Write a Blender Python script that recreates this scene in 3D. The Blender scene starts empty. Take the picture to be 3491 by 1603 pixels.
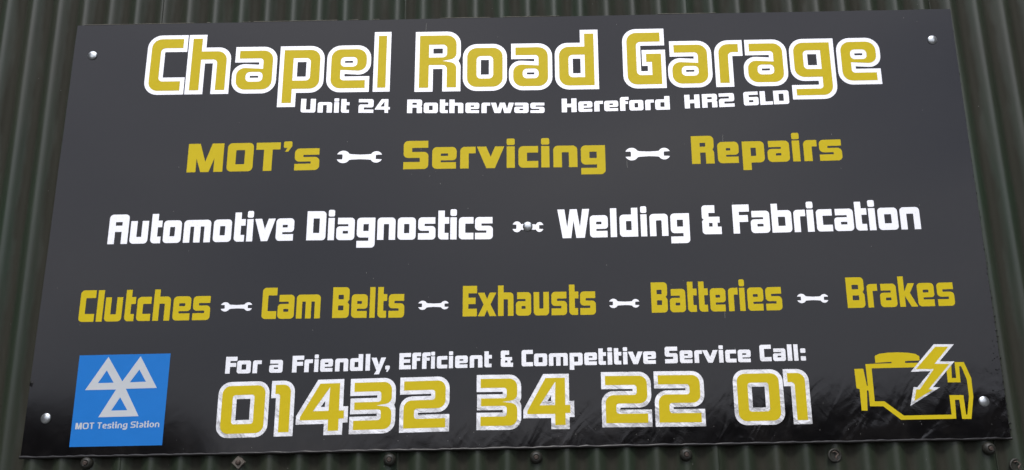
import bpy, bmesh, math, random
from mathutils import Vector, Matrix, noise
from mathutils.geometry import tessellate_polygon
random.seed(7)
scene = bpy.context.scene
col = scene.collection
R = math.radians

# ------------------------------------------------------------------ camera
cam_data = bpy.data.cameras.new('camera')
cam = bpy.data.objects.new('camera', cam_data)
col.objects.link(cam)
scene.camera = cam
cam_data.sensor_width = 36.0
cam_data.lens = 36.0 * 3200.0 / 3491.0
cam_data.clip_start = 0.05
cam_data.clip_end = 2000.0
right = Vector((0.999822, 0.012392, -0.014225))
up = Vector((0.017012, -0.266317, 0.963735))
fwd = Vector((-0.008154, 0.963806, 0.26648))
CAMPOS = Vector((0.018037, -2.366089, -0.697292))
m = Matrix.Identity(4)
for i in range(3):
    m[i][0] = right[i]; m[i][1] = up[i]; m[i][2] = -fwd[i]; m[i][3] = CAMPOS[i]
cam.matrix_world = m
scene.render.resolution_x = 1024
scene.render.resolution_y = 470
GROUND = CAMPOS.z - 1.6

# ------------------------------------------------------------------ sky, sun, exposure
SUN_EL, SUN_AZ = R(52), R(184)          # azimuth measured from +Y towards +X: behind the camera, a little to the left
world = bpy.data.worlds.new("World")
scene.world = world
world.use_nodes = True
nt = world.node_tree
for n in list(nt.nodes): nt.nodes.remove(n)
wo = nt.nodes.new('ShaderNodeOutputWorld')
bg = nt.nodes.new('ShaderNodeBackground'); bg.inputs['Strength'].default_value = 0.108
sky = nt.nodes.new('ShaderNodeTexSky'); sky.sky_type = 'NISHITA'; sky.sun_disc = False
sky.sun_elevation = SUN_EL; sky.sun_rotation = SUN_AZ
sky.air_density = 1.0; sky.dust_density = 1.5
# broken high overcast: bright cloud laid over the sky by direction
tc = nt.nodes.new('ShaderNodeTexCoord')
mp = nt.nodes.new('ShaderNodeMapping'); mp.inputs['Scale'].default_value = (1.0, 1.0, 2.6)
nz = nt.nodes.new('ShaderNodeTexNoise'); nz.inputs['Scale'].default_value = 1.7
nz.inputs['Detail'].default_value = 6; nz.inputs['Roughness'].default_value = 0.55
cr = nt.nodes.new('ShaderNodeValToRGB')
cr.color_ramp.elements[0].position = 0.30; cr.color_ramp.elements[0].color = (0.62, 0.62, 0.62, 1)
cr.color_ramp.elements[1].position = 0.70; cr.color_ramp.elements[1].color = (0.97, 0.97, 0.97, 1)
cc = nt.nodes.new('ShaderNodeValToRGB')
cc.color_ramp.elements[0].position = 0.3; cc.color_ramp.elements[0].color = (11.0, 11.2, 13.5, 1)
cc.color_ramp.elements[1].position = 0.7; cc.color_ramp.elements[1].color = (14.6, 14.5, 15.6, 1)
mx = nt.nodes.new('ShaderNodeMix'); mx.data_type = 'RGBA'
nt.links.new(tc.outputs['Generated'], mp.inputs[0]); nt.links.new(mp.outputs[0], nz.inputs['Vector'])
nt.links.new(nz.outputs['Fac'], cr.inputs[0]); nt.links.new(nz.outputs['Fac'], cc.inputs[0])
nt.links.new(cr.outputs[0], mx.inputs[0]); nt.links.new(sky.outputs[0], mx.inputs[6]); nt.links.new(cc.outputs[0], mx.inputs[7])
# an overcast sky is brighter overhead than at the horizon
sx = nt.nodes.new('ShaderNodeSeparateXYZ'); nt.links.new(tc.outputs['Generated'], sx.inputs[0])
ma = nt.nodes.new('ShaderNodeMath'); ma.operation = 'MULTIPLY_ADD'; ma.use_clamp = False
mc = nt.nodes.new('ShaderNodeClamp'); nt.links.new(sx.outputs[2], mc.inputs[0])
nt.links.new(mc.outputs[0], ma.inputs[0]); ma.inputs[1].default_value = 0.85; ma.inputs[2].default_value = 0.84
mv = nt.nodes.new('ShaderNodeVectorMath'); mv.operation = 'SCALE'
nt.links.new(mx.outputs[2], mv.inputs[0]); nt.links.new(ma.outputs[0], mv.inputs['Scale'])
nt.links.new(mv.outputs[0], bg.inputs['Color']); nt.links.new(bg.outputs[0], wo.inputs[0])

sd = bpy.data.lights.new('sun', 'SUN'); sd.energy = 1.45; sd.angle = R(14); sd.color = (1.0, 0.96, 0.9)
sun = bpy.data.objects.new('sun', sd); col.objects.link(sun)
to_sun = Vector((math.sin(SUN_AZ) * math.cos(SUN_EL), math.cos(SUN_AZ) * math.cos(SUN_EL), math.sin(SUN_EL)))
sun.rotation_euler = to_sun.to_track_quat('Z', 'Y').to_euler()
vs = scene.view_settings
vs.view_transform = 'Standard'; vs.look = 'None'; vs.exposure = 0.0; vs.gamma = 1.0; vs.use_curve_mapping = False

# ------------------------------------------------------------------ helpers
def tag(o, label=None, cat=None, group=None, kind=None):
    if label: o['label'] = label
    if cat: o['category'] = cat
    if group: o['group'] = group
    if kind: o['kind'] = kind
    return o

def empty(name, loc=(0, 0, 0)):
    o = bpy.data.objects.new(name, None); col.objects.link(o); o.location = loc
    o.empty_display_size = 0.1
    return o

def mesh_obj(name, verts, faces, mat, parent=None, smooth=False):
    me = bpy.data.meshes.new(name); me.from_pydata([tuple(v) for v in verts], [], faces)
    me.update()
    if smooth:
        for p in me.polygons: p.use_smooth = True
    me.materials.append(mat)
    o = bpy.data.objects.new(name, me); col.objects.link(o)
    if parent: o.parent = parent
    return o

class NT:
    """small node-tree builder"""
    def __init__(self, name, **kw):
        self.m = bpy.data.materials.new(name); self.m.use_nodes = True
        self.t = self.m.node_tree; self.b = self.t.nodes['Principled BSDF']
        for k, v in kw.items(): self.b.inputs[k.replace('_', ' ')].default_value = v
        self.tc = self.t.nodes.new('ShaderNodeTexCoord')
    def link(self, a, b): self.t.links.new(a, b)
    def noise(self, scale, detail=4, rough=0.5, stretch=None, rot=(0, 0, 0), dist=0.0):
        n = self.t.nodes.new('ShaderNodeTexNoise'); n.inputs['Scale'].default_value = scale
        n.inputs['Detail'].default_value = detail; n.inputs['Roughness'].default_value = rough
        n.inputs['Distortion'].default_value = dist
        mpn = self.t.nodes.new('ShaderNodeMapping'); mpn.inputs['Scale'].default_value = stretch or (1, 1, 1)
        m0 = self.t.nodes.new('ShaderNodeMapping'); m0.inputs['Rotation'].default_value = rot
        self.link(self.tc.outputs['Object'], m0.inputs[0]); self.link(m0.outputs[0], mpn.inputs[0]); self.link(mpn.outputs[0], n.inputs['Vector'])
        return n.outputs['Fac']
    def ramp(self, fac, stops):
        r = self.t.nodes.new('ShaderNodeValToRGB'); e = r.color_ramp.elements
        while len(e) < len(stops): e.new(0.5)
        for i, (p, c) in enumerate(stops):
            e[i].position = p; e[i].color = (c, c, c, 1) if isinstance(c, (int, float)) else (*c, 1)
        self.link(fac, r.inputs[0]); return r.outputs[0]
    def math(self, op, a, b=None, clamp=False):
        n = self.t.nodes.new('ShaderNodeMath'); n.operation = op; n.use_clamp = clamp
        for i, v in enumerate((a, b)):
            if v is None: continue
            if isinstance(v, (int, float)): n.inputs[i].default_value = v
            else: self.link(v, n.inputs[i])
        return n.outputs[0]
    def mix(self, fac, a, b):
        n = self.t.nodes.new('ShaderNodeMix'); n.data_type = 'RGBA'
        for i, v in ((0, fac), (6, a), (7, b)):
            if isinstance(v, (int, float)): n.inputs[i].default_value = v
            elif isinstance(v, tuple): n.inputs[i].default_value = (*v, 1)
            else: self.link(v, n.inputs[i])
        return n.outputs[2]
    def xyz(self):
        s = self.t.nodes.new('ShaderNodeSeparateXYZ'); self.link(self.tc.outputs['Object'], s.inputs[0]); return s.outputs
    def bump(self, h, strength, dist, prev=None):
        n = self.t.nodes.new('ShaderNodeBump'); n.inputs['Strength'].default_value = strength
        n.inputs['Distance'].default_value = dist
        self.link(h, n.inputs['Height'])
        if prev is not None: self.link(prev, n.inputs['Normal'])
        return n.outputs[0]
    def set(self, name, v): self.link(v, self.b.inputs[name])

# ------------------------------------------------------------------ materials
def wrinkle(nt_, full=1.0):
    """relief of the wrapped film: strongest along the lower edge and in the lower right corner"""
    X, Y, Z = nt_.xyz()
    low = nt_.math('MULTIPLY', nt_.math('SUBTRACT', 0.26, Z), 4.5, clamp=True)           # 0 above -.33, 1 at -.55
    rt = nt_.math('ADD', nt_.math('MULTIPLY', X, 0.42), 0.42, clamp=True)                  # 0 at -1, 1 at 1.3
    mask = nt_.math('MULTIPLY', low, nt_.math('ADD', rt, 0.12), clamp=True)
    return mask

def gloss_panel():
    n = NT('panel_gloss_black', Base_Color=(0.0045, 0.0042, 0.0045, 1), Roughness=0.035, IOR=1.475)
    mask = wrinkle(n)
    # diagonal creases, short and irregular
    a = n.ramp(n.noise(17.0, 2, 0.45, (1.0, 1, 0.5), (0, R(-36), 0), 0.7), [(0.32, 0.0), (0.70, 1.0)])
    b_ = n.ramp(n.noise(38.0, 3, 0.5, (1.0, 1, 0.4), (0, R(38), 0), 0.8), [(0.40, 0.0), (0.70, 1.0)])
    cr_ = n.math('ADD', n.math('MULTIPLY', a, 0.5), n.math('MULTIPLY', b_, 0.07))
    h = n.math('MULTIPLY', cr_, mask)
    # slight waviness of the whole sheet
    big = n.noise(1.6, 2, 0.4)
    nb = n.bump(big, 0.25, 0.012)
    nb = n.bump(h, 0.8, 0.0012, nb)
    orange = n.noise(420, 2, 0.5)
    nb = n.bump(orange, 0.05, 0.0008, nb)
    n.set('Normal', nb)
    # dust film in the creases and along the bottom
    dust = n.ramp(n.noise(14, 6, 0.7), [(0.45, 0.0), (0.8, 1.0)])
    X, Y, Z = n.xyz()
    lowd = n.math('MULTIPLY', n.math('SUBTRACT', 0.13, Z), 7.0, clamp=True)
    n.set('Base Color', n.mix(n.math('MULTIPLY', n.math('MULTIPLY', dust, lowd), 0.22), (0.0045, 0.0042, 0.0045), (0.07, 0.062, 0.055)))
    fine = n.ramp(n.noise(9, 8, 0.75), [(0.3, 0.05), (0.75, 0.11)])
    n.set('Roughness', fine)
    return n.m

def vinyl(name, c, rough=0.32, dirt=0.05, spec=0.5):
    n = NT(name, Roughness=rough, IOR=1.46)
    n.b.inputs['Specular IOR Level'].default_value = spec
    f = n.ramp(n.noise(11, 5, 0.6), [(0.3, 0.0), (0.75, 1.0)])
    c2 = tuple(k * (1 - dirt * 2) for k in c)
    n.set('Base Color', n.mix(f, c, c2))
    sp = n.noise(160, 3, 0.6)
    nb = n.bump(sp, 0.08, 0.001)
    big = n.noise(18, 3, 0.6, (1, 1, 2.2), (0, R(40), 0))
    nb = n.bump(big, 0.25, 0.003, nb)
    n.set('Normal', nb)
    return n.m

def foil():
    n = NT('silver_white_film', Base_Color=(0.86, 0.87, 0.88, 1), Metallic=0.66, Roughness=0.2)
    X, Y, Z = n.xyz()
    v = n.t.nodes.new('ShaderNodeTexVoronoi'); v.feature = 'F1'; v.inputs['Scale'].default_value = 34
    mpn = n.t.nodes.new('ShaderNodeMapping'); mpn.inputs['Rotation'].default_value = (0, R(35), 0); m0 = n.t.nodes.new('ShaderNodeMapping'); m0.inputs['Scale'].default_value = (1, 1, .55)
    n.link(n.tc.outputs['Object'], mpn.inputs[0]); n.link(mpn.outputs[0], m0.inputs[0]); mpn = m0; n.link(mpn.outputs[0], v.inputs['Vector'])
    low = n.math('ADD', n.math('MULTIPLY', n.math('SUBTRACT', 0.29, Z), 4.0, clamp=True), 0.05)
    h = n.math('MULTIPLY', n.math('ADD', v.outputs['Distance'], n.noise(30, 3, 0.6, (1, 1, .7), (0, R(40), 0), 0.8)), low)
    nb = n.bump(h, 1.0, 0.0012)
    n.set('Normal', nb)
    spk = n.ramp(n.noise(260, 3, 0.6), [(0.30, (0.42, 0.42, 0.42)), (0.37, (0.90, 0.895, 0.88))])
    n.set('Base Color', spk)
    return n.m

def wall_paint():
    n = NT('green_sheet_paint', IOR=1.5)
    streak = n.noise(9, 6, 0.65, (1.0, 1.0, 0.12))
    patch = n.noise(2.3, 5, 0.6, (1, 1, 0.5))
    c = n.mix(n.ramp(streak, [(0.3, 0.0), (0.72, 1.0)]), (0.023, 0.031, 0.019), (0.042, 0.045, 0.030))
    c = n.mix(n.math('MULTIPLY', n.ramp(patch, [(0.42, 0.0), (0.7, 1.0)]), 0.6), c, (0.019, 0.048, 0.025))
    grime = n.ramp(n.noise(70, 5, 0.7), [(0.62, 0.0), (0.8, 1.0)])
    c = n.mix(n.math('MULTIPLY', grime, 0.35), c, (0.075, 0.065, 0.05))
    # matt brown groove dust, also put in to dull the highlight there; ridges clean
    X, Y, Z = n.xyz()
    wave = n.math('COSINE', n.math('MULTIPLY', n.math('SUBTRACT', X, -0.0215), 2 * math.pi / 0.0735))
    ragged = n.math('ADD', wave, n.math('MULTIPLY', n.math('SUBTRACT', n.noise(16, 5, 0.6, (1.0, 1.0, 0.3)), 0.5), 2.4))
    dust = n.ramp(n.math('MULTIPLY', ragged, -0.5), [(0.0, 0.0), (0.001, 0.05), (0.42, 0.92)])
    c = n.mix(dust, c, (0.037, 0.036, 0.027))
    n.set('Base Color', c)
    rgh = n.ramp(n.noise(25, 6, 0.65, (1, 1, 0.3)), [(0.3, 0.36), (0.7, 0.52)])
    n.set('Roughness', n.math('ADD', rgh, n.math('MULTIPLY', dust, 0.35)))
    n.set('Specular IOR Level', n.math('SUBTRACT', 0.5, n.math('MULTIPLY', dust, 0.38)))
    nb = n.bump(n.noise(240, 3, 0.6), 0.12, 0.001)
    n.set('Normal', nb)
    return n.m

def metal(name, c, rough, metallic=1.0, noise_scale=180, amt=0.25):
    n = NT(name, Metallic=metallic, Roughness=rough)
    f = n.ramp(n.noise(noise_scale, 4, 0.6), [(0.35, 0.0), (0.7, 1.0)])
    n.set('Base Color', n.mix(f, c, tuple(k * (1 - amt) for k in c)))
    n.set('Normal', n.bump(n.noise(noise_scale * 1.5, 3), 0.15, 0.0006))
    return n.m

M_PANEL = gloss_panel()
M_EDGE = vinyl('wrapped_edge_film', (0.016, 0.015, 0.014), 0.3)
M_CORE = vinyl('panel_core_edge', (0.16, 0.15, 0.12), 0.6)
M_GOLD = vinyl('gold_vinyl', (0.72, 0.56, 0.006), 0.5, 0.02, 0.3)
M_WHITE = foil()
M_BLUE = vinyl('blue_vinyl', (0.010, 0.205, 0.66), 0.45, 0.03, 0.35)
M_GREYV = vinyl('pale_grey_vinyl', (0.64, 0.68, 0.70), 0.4, 0.03)
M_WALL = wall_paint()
M_CHROME = metal('polished_screw_metal', (0.68, 0.72, 0.72), 0.28, 0.9, 120, 0.35)
M_RUST = metal('rusty_metal', (0.10, 0.075, 0.06), 0.6, 0.35, 150, 0.6)
M_WASHER = vinyl('grimy_rubber_washer', (0.040, 0.040, 0.031), 0.45, 0.3)
M_MARK = vinyl('dust_marks', (0.20, 0.20, 0.185), 0.7)
M_TEAR = vinyl('torn_film', (0.004, 0.004, 0.004), 0.5)
# ------------------------------------------------------------------ survey of the sign, in metres from its centre
WARP = [[0.997467, 0.010984, 0.006329], [0.002255, 0.9952, -0.001803], [0.00339, -3.1e-05, 1.0]]
WORDS = [
  ('title', 'Chapel', [('C',-1.00361,-0.9171,0.3863,0.38583,0.1557),('h',-0.89072,-0.79386,0.38568,0.38516,0.1559),('a',-0.76448,-0.66576,0.385,0.38446,0.15611),('p',-0.63494,-0.53509,0.38429,0.38375,0.15633),('e',-0.50434,-0.40668,0.38358,0.38305,0.15655),('l',-0.37569,-0.3528,0.38288,0.38276,0.1567)]),
  ('title', 'Road', [('R',-0.26141,-0.15949,0.38025,0.37981,0.15713),('o',-0.1298,-0.03202,0.37967,0.37924,0.15678),('a',-0.00298,0.0927,0.37911,0.37869,0.15644),('d',0.12351,0.21992,0.37856,0.37813,0.1561)]),
  ('title', 'Garage', [('G',0.31082,0.40488,0.37773,0.37762,0.15595),('a',0.43416,0.53204,0.37759,0.37748,0.15594),('r',0.5635,0.61818,0.37744,0.37738,0.15592),('a',0.64213,0.73952,0.37735,0.37724,0.15591),('g',0.76994,0.87017,0.37721,0.37709,0.1559),('e',0.90026,0.99702,0.37706,0.37695,0.15588)]),
  ('address', 'Unit', [('U',-0.58132,-0.54081,0.31434,0.31322,0.04019),('n',-0.53522,-0.49613,0.31307,0.31199,0.04029),('i',-0.49054,-0.47742,0.31184,0.31148,0.04035),('t',-0.47155,-0.44894,0.31132,0.3107,0.0404)]),
  ('address', '24', [('2',-0.42381,-0.38334,0.31018,0.3092,0.04019),('4',-0.37916,-0.33869,0.30909,0.30811,0.04034)]),
  ('address', 'Rotherwas', [('R',-0.2918,-0.25136,0.30654,0.30574,0.03977),('o',-0.24662,-0.20814,0.30564,0.30488,0.03972),('t',-0.20284,-0.18025,0.30477,0.30432,0.03969),('h',-0.17691,-0.13899,0.30426,0.3035,0.03966),('e',-0.13314,-0.09551,0.30339,0.30264,0.03962),('r',-0.08966,-0.06597,0.30252,0.30205,0.03958),('w',-0.06401,-0.00131,0.30201,0.30076,0.03954),('a',-0.00048,0.03825,0.30075,0.29998,0.03949),('s',0.04326,0.08171,0.29988,0.29911,0.03945)]),
  ('address', 'Hereford', [('H',0.12851,0.16893,0.29983,0.30015,0.04002),('e',0.17367,0.21185,0.30019,0.30049,0.03998),('r',0.21687,0.24056,0.30053,0.30071,0.03994),('e',0.24391,0.2821,0.30074,0.30104,0.03991),('f',0.28712,0.31082,0.30108,0.30127,0.03988),('o',0.31221,0.35041,0.30128,0.30158,0.03984),('r',0.35543,0.37913,0.30162,0.30181,0.03981),('d',0.38248,0.42207,0.30184,0.30215,0.03978)]),
  ('address', 'HR2', [('H',0.46261,0.50365,0.30431,0.30519,0.03983),('R',0.51035,0.55141,0.30534,0.30622,0.03994),('2',0.55643,0.59806,0.30633,0.30722,0.04006)]),
  ('address', '6LD', [('6',0.62359,0.66412,0.30939,0.31033,0.04013),('L',0.66831,0.7027,0.31043,0.31122,0.04014),('D',0.70522,0.74716,0.31128,0.31225,0.04015)]),
  ('service', "MOT's", [('M',-0.87619,-0.78074,0.14795,0.1479,0.08092),('O',-0.77021,-0.70062,0.14789,0.14786,0.08079),('T',-0.69376,-0.62875,0.14785,0.14782,0.08069),("'",-0.62028,-0.59761,0.14781,0.1478,0.08062),('s',-0.58914,-0.52276,0.1478,0.14776,0.08055)]),
  ('service', 'Servicing', [('S',-0.29772,-0.23097,0.14502,0.14455,0.08042),('e',-0.2208,-0.15543,0.14448,0.14403,0.08033),('r',-0.14582,-0.10462,0.14396,0.14368,0.08026),('v',-0.10105,-0.02771,0.14365,0.14314,0.08019),('i',-0.0214,0.0003,0.1431,0.14295,0.08012),('c',0.01019,0.06291,0.14288,0.14251,0.08007),('i',0.07115,0.09312,0.14246,0.1423,0.08001),('n',0.10356,0.16781,0.14223,0.14178,0.07995),('g',0.17742,0.2425,0.14172,0.14127,0.07986)]),
  ('service', 'Repairs', [('R',0.47385,0.53407,0.14405,0.14442,0.07942),('e',0.54341,0.60026,0.14448,0.14484,0.07905),('p',0.6096,0.66853,0.14489,0.14526,0.07869),('a',0.67684,0.73603,0.14531,0.14568,0.07832),('i',0.74382,0.76381,0.14573,0.14585,0.07807),('r',0.77394,0.81003,0.14591,0.14614,0.07786),('s',0.816,0.87624,0.14617,0.14655,0.07757)]),
  ('white', 'Automotive', [('A',-1.06592,-1.01425,-0.04705,-0.04703,0.08052),('u',-1.00881,-0.96195,-0.04703,-0.04701,0.0804),('t',-0.95442,-0.92639,-0.047,-0.04699,0.0803),('o',-0.92199,-0.87492,-0.04699,-0.04697,0.08021),('m',-0.86864,-0.79793,-0.04696,-0.04693,0.08006),('o',-0.79082,-0.74332,-0.04693,-0.04691,0.07991),('t',-0.736,-0.70754,-0.0469,-0.04689,0.07981),('i',-0.70336,-0.68725,-0.04689,-0.04688,0.07975),('v',-0.68306,-0.62908,-0.04688,-0.04685,0.07967),('e',-0.62657,-0.57949,-0.04685,-0.04683,0.07955)]),
  ('white', 'Diagnostics', [('D',-0.54605,-0.49601,-0.04685,-0.04754,0.07947),('i',-0.49014,-0.4736,-0.04762,-0.04785,0.07943),('a',-0.46816,-0.42043,-0.04793,-0.04858,0.07938),('g',-0.41435,-0.36663,-0.04867,-0.04933,0.07932),('n',-0.36077,-0.31346,-0.04941,-0.05006,0.07926),('o',-0.3076,-0.2601,-0.05014,-0.0508,0.0792),('s',-0.25382,-0.20821,-0.05088,-0.05151,0.07915),('t',-0.2013,-0.17264,-0.05161,-0.052,0.0791),('i',-0.1695,-0.15276,-0.05205,-0.05228,0.07907),('c',-0.14711,-0.10883,-0.05235,-0.05288,0.07903),('s',-0.10465,-0.058,-0.05294,-0.05358,0.07898)]),
  ('white', 'Welding', [('W',0.11182,0.19549,-0.05469,-0.05437,0.07856),('e',0.19632,0.24381,-0.05437,-0.05419,0.07865),('l',0.2503,0.26682,-0.05416,-0.0541,0.0787),('d',0.27456,0.32227,-0.05407,-0.05389,0.07875),('i',0.3298,0.34591,-0.05386,-0.0538,0.07881),('n',0.35323,0.40136,-0.05378,-0.05359,0.07886),('g',0.40806,0.45745,-0.05357,-0.05338,0.07894)]),
  ('white', '&', [('&',0.49105,0.54111,-0.05133,-0.05154,0.07911)]),
  ('white', 'Fabrication', [('F',0.57188,0.61561,-0.05111,-0.05088,0.07898),('a',0.61841,0.66824,-0.05087,-0.05061,0.07899),('b',0.67358,0.72597,-0.05058,-0.05031,0.079),('r',0.73156,0.76259,-0.05028,-0.05012,0.079),('i',0.7664,0.78395,-0.0501,-0.05001,0.079),('c',0.79082,0.83253,-0.04997,-0.04976,0.07901),('a',0.83762,0.88798,-0.04973,-0.04947,0.07901),('t',0.89307,0.92385,-0.04944,-0.04928,0.07902),('i',0.92843,0.94598,-0.04926,-0.04917,0.07902),('o',0.95259,1.0045,-0.04913,-0.04886,0.07903),('n',1.01086,1.06251,-0.04883,-0.04856,0.07903)]),
  ('parts', 'Clutches', [('C',-1.11779,-1.07844,-0.25202,-0.25218,0.08238),('l',-1.07293,-1.05734,-0.25221,-0.25227,0.0823),('u',-1.05221,-1.0083,-0.25229,-0.25248,0.08222),('t',-1.0007,-0.97485,-0.25251,-0.25261,0.08212),('c',-0.9701,-0.93456,-0.25263,-0.25278,0.08204),('h',-0.9281,-0.88476,-0.25281,-0.25299,0.08193),('e',-0.87735,-0.83231,-0.25302,-0.25321,0.0818),('s',-0.82661,-0.78213,-0.25323,-0.25342,0.08168)]),
  ('parts', 'Cam', [('C',-0.64934,-0.61208,-0.25361,-0.25388,0.08159),('a',-0.60901,-0.56685,-0.2539,-0.2542,0.08147),('m',-0.56111,-0.49971,-0.25424,-0.25468,0.0813)]),
  ('parts', 'Belts', [('B',-0.46861,-0.42603,-0.25447,-0.25506,0.08037),('e',-0.42009,-0.37875,-0.25515,-0.25573,0.08035),('l',-0.37322,-0.35971,-0.2558,-0.25599,0.08035),('t',-0.35275,-0.32902,-0.25609,-0.25642,0.08034),('s',-0.32451,-0.2844,-0.25649,-0.25705,0.08033)]),
  ('parts', 'Exhausts', [('E',-0.13467,-0.09825,-0.25713,-0.25734,0.07989),('x',-0.096,-0.04855,-0.25735,-0.25762,0.07983),('h',-0.04425,-0.00457,-0.25764,-0.25787,0.07977),('a',0.00157,0.04064,-0.2579,-0.25813,0.07971),('u',0.04718,0.08646,-0.25816,-0.25839,0.07965),('s',0.0928,0.13248,-0.25842,-0.25865,0.07959),('t',0.13841,0.16213,-0.25868,-0.25882,0.07954),('s',0.16643,0.20631,-0.25884,-0.25907,0.07949)]),
  ('parts', 'Batteries', [('B',0.3489,0.39044,-0.25694,-0.25691,0.07928),('a',0.39637,0.43669,-0.2569,-0.25687,0.07926),('t',0.44221,0.46616,-0.25687,-0.25685,0.07923),('t',0.47086,0.49481,-0.25685,-0.25683,0.07922),('e',0.49972,0.53983,-0.25683,-0.25679,0.0792),('r',0.54658,0.57135,-0.25679,-0.25677,0.07917),('i',0.57524,0.58915,-0.25677,-0.25676,0.07916),('e',0.5957,0.63664,-0.25675,-0.25672,0.07914),('s',0.64237,0.68371,-0.25672,-0.25668,0.07911)]),
  ('parts', 'Brakes', [('B',0.85055,0.89619,-0.25461,-0.25447,0.08014),('r',0.90321,0.93007,-0.25445,-0.25437,0.08003),('a',0.93568,0.97834,-0.25436,-0.25423,0.07992),('k',0.98466,1.03013,-0.25421,-0.25408,0.07979),('e',1.03206,1.07526,-0.25407,-0.25394,0.07968),('s',1.08263,1.12565,-0.25392,-0.2538,0.07955)]),
  ('call', 'For', [('F',-0.73115,-0.70236,-0.39139,-0.39155,0.04234),('o',-0.70205,-0.66732,-0.39156,-0.39175,0.04234),('r',-0.66232,-0.64042,-0.39178,-0.3919,0.04234)]),
  ('call', 'a', [('a',-0.62051,-0.58672,-0.39136,-0.3917,0.04219)]),
  ('call', 'Friendly,', [('F',-0.56293,-0.53386,-0.39185,-0.39168,0.04203),('r',-0.53229,-0.51135,-0.39167,-0.39154,0.04203),('i',-0.50728,-0.49696,-0.39152,-0.39146,0.04203),('e',-0.49227,-0.46038,-0.39143,-0.39124,0.04203),('n',-0.45475,-0.42192,-0.39121,-0.39101,0.04203),('d',-0.41723,-0.3847,-0.39098,-0.39079,0.04204),('l',-0.37814,-0.36688,-0.39075,-0.39068,0.04204),('y',-0.36344,-0.32684,-0.39066,-0.39044,0.04204),(',',-0.32809,-0.31683,-0.39045,-0.39038,0.04204)]),
  ('call', 'Efficient', [('E',-0.29308,-0.26398,-0.38929,-0.38915,0.04107),('f',-0.26054,-0.23864,-0.38913,-0.38903,0.04099),('f',-0.23551,-0.21455,-0.38902,-0.38892,0.04093),('i',-0.21299,-0.20329,-0.38891,-0.38887,0.04088),('c',-0.19828,-0.172,-0.38884,-0.38872,0.04082),('i',-0.16793,-0.15761,-0.3887,-0.38865,0.04076),('e',-0.15229,-0.12037,-0.38863,-0.38848,0.04069),('n',-0.11536,-0.08344,-0.38846,-0.38831,0.0406),('t',-0.07844,-0.05966,-0.38828,-0.3882,0.04052)]),
  ('call', '&', [('&',-0.0372,-0.00622,-0.38769,-0.3883,0.04112)]),
  ('call', 'Competitive', [('C',0.01538,0.04386,-0.38778,-0.38775,0.04144),('o',0.04668,0.07986,-0.38775,-0.38772,0.04144),('m',0.08424,0.13182,-0.38772,-0.38768,0.04144),('p',0.13651,0.16938,-0.38768,-0.38765,0.04144),('e',0.17345,0.20569,-0.38764,-0.38762,0.04145),('t',0.20945,0.22855,-0.38761,-0.3876,0.04145),('i',0.2323,0.24389,-0.38759,-0.38758,0.04145),('t',0.24858,0.26736,-0.38758,-0.38756,0.04145),('i',0.27143,0.28239,-0.38756,-0.38755,0.04145),('v',0.28396,0.32121,-0.38755,-0.38752,0.04145),('e',0.32215,0.3544,-0.38752,-0.38749,0.04145)]),
  ('call', 'Service', [('S',0.37698,0.40922,-0.38699,-0.38715,0.04204),('e',0.41454,0.44678,-0.38718,-0.38734,0.04193),('r',0.45147,0.47088,-0.38736,-0.38746,0.04184),('v',0.47151,0.51094,-0.38746,-0.38766,0.04175),('i',0.51345,0.5244,-0.38767,-0.38773,0.04167),('c',0.52941,0.55695,-0.38775,-0.38789,0.0416),('e',0.56102,0.59357,-0.38791,-0.38807,0.04149)]),
  ('call', 'Call:', [('C',0.61646,0.64558,-0.38664,-0.38665,0.04174),('a',0.64965,0.68159,-0.38665,-0.38667,0.04164),('l',0.68629,0.69788,-0.38667,-0.38668,0.04157),('l',0.70257,0.71322,-0.38668,-0.38668,0.04153),(':',0.71917,0.73201,-0.38669,-0.38669,0.04148)]),
  ('number', '01432', [('0',-0.73323,-0.6259,-0.54095,-0.53981,0.11786),('1',-0.6009,-0.56232,-0.53954,-0.53913,0.11751),('4',-0.53607,-0.42738,-0.53885,-0.53769,0.11715),('3',-0.40329,-0.30939,-0.53743,-0.53643,0.1167),('2',-0.27912,-0.17499,-0.53611,-0.53499,0.11624)]),
  ('number', '34', [('3',-0.08752,0.00391,-0.53364,-0.53415,0.11647),('4',0.02895,0.13592,-0.53429,-0.53488,0.11663)]),
  ('number', '22', [('2',0.22409,0.32859,-0.53263,-0.53356,0.11664),('2',0.35642,0.46091,-0.5338,-0.53473,0.11714)]),
  ('number', '01', [('0',0.55373,0.65879,-0.53408,-0.53422,0.11716),('1',0.68074,0.72435,-0.53425,-0.53431,0.11681)]),
]
SPANNERS = [(-0.4777,0.18375,-0.35405,0.18122,0.03535),(0.29531,0.17546,0.41688,0.17517,0.03586),(-0.0072,-0.02083,0.07533,-0.02315,0.0294),(-0.75611,-0.21997,-0.67407,-0.22043,0.0242),(-0.24963,-0.22577,-0.16992,-0.22672,0.02395),(0.23973,-0.23049,0.31875,-0.23163,0.02434),(0.72178,-0.22714,0.80304,-0.22834,0.02457)]
BADGE = [(-1.10301,-0.33804),(-0.87305,-0.33749),(-0.8729,-0.56493),(-1.10196,-0.56504)]
TRI = [(-1.02932,-0.34326),(-0.98779,-0.40597),(-0.94809,-0.34327),(-0.89948,-0.4238),(-0.97711,-0.42446),(-0.93808,-0.49302),(-1.0382,-0.49383),(-1.0012,-0.42585),(-1.07887,-0.42589)]
TRIH = [[(-1.02994,-0.37712),(-1.04878,-0.40913),(-1.0093,-0.40866)],[(-0.9478,-0.37685),(-0.96884,-0.40851),(-0.92814,-0.40775)],[(-0.98886,-0.44521),(-1.00789,-0.47795),(-0.96775,-0.47781)]]
BTEXT = [(-1.09213,-0.52221),(-0.88451,-0.52075),(-1.09399,-0.50673)]
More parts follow.
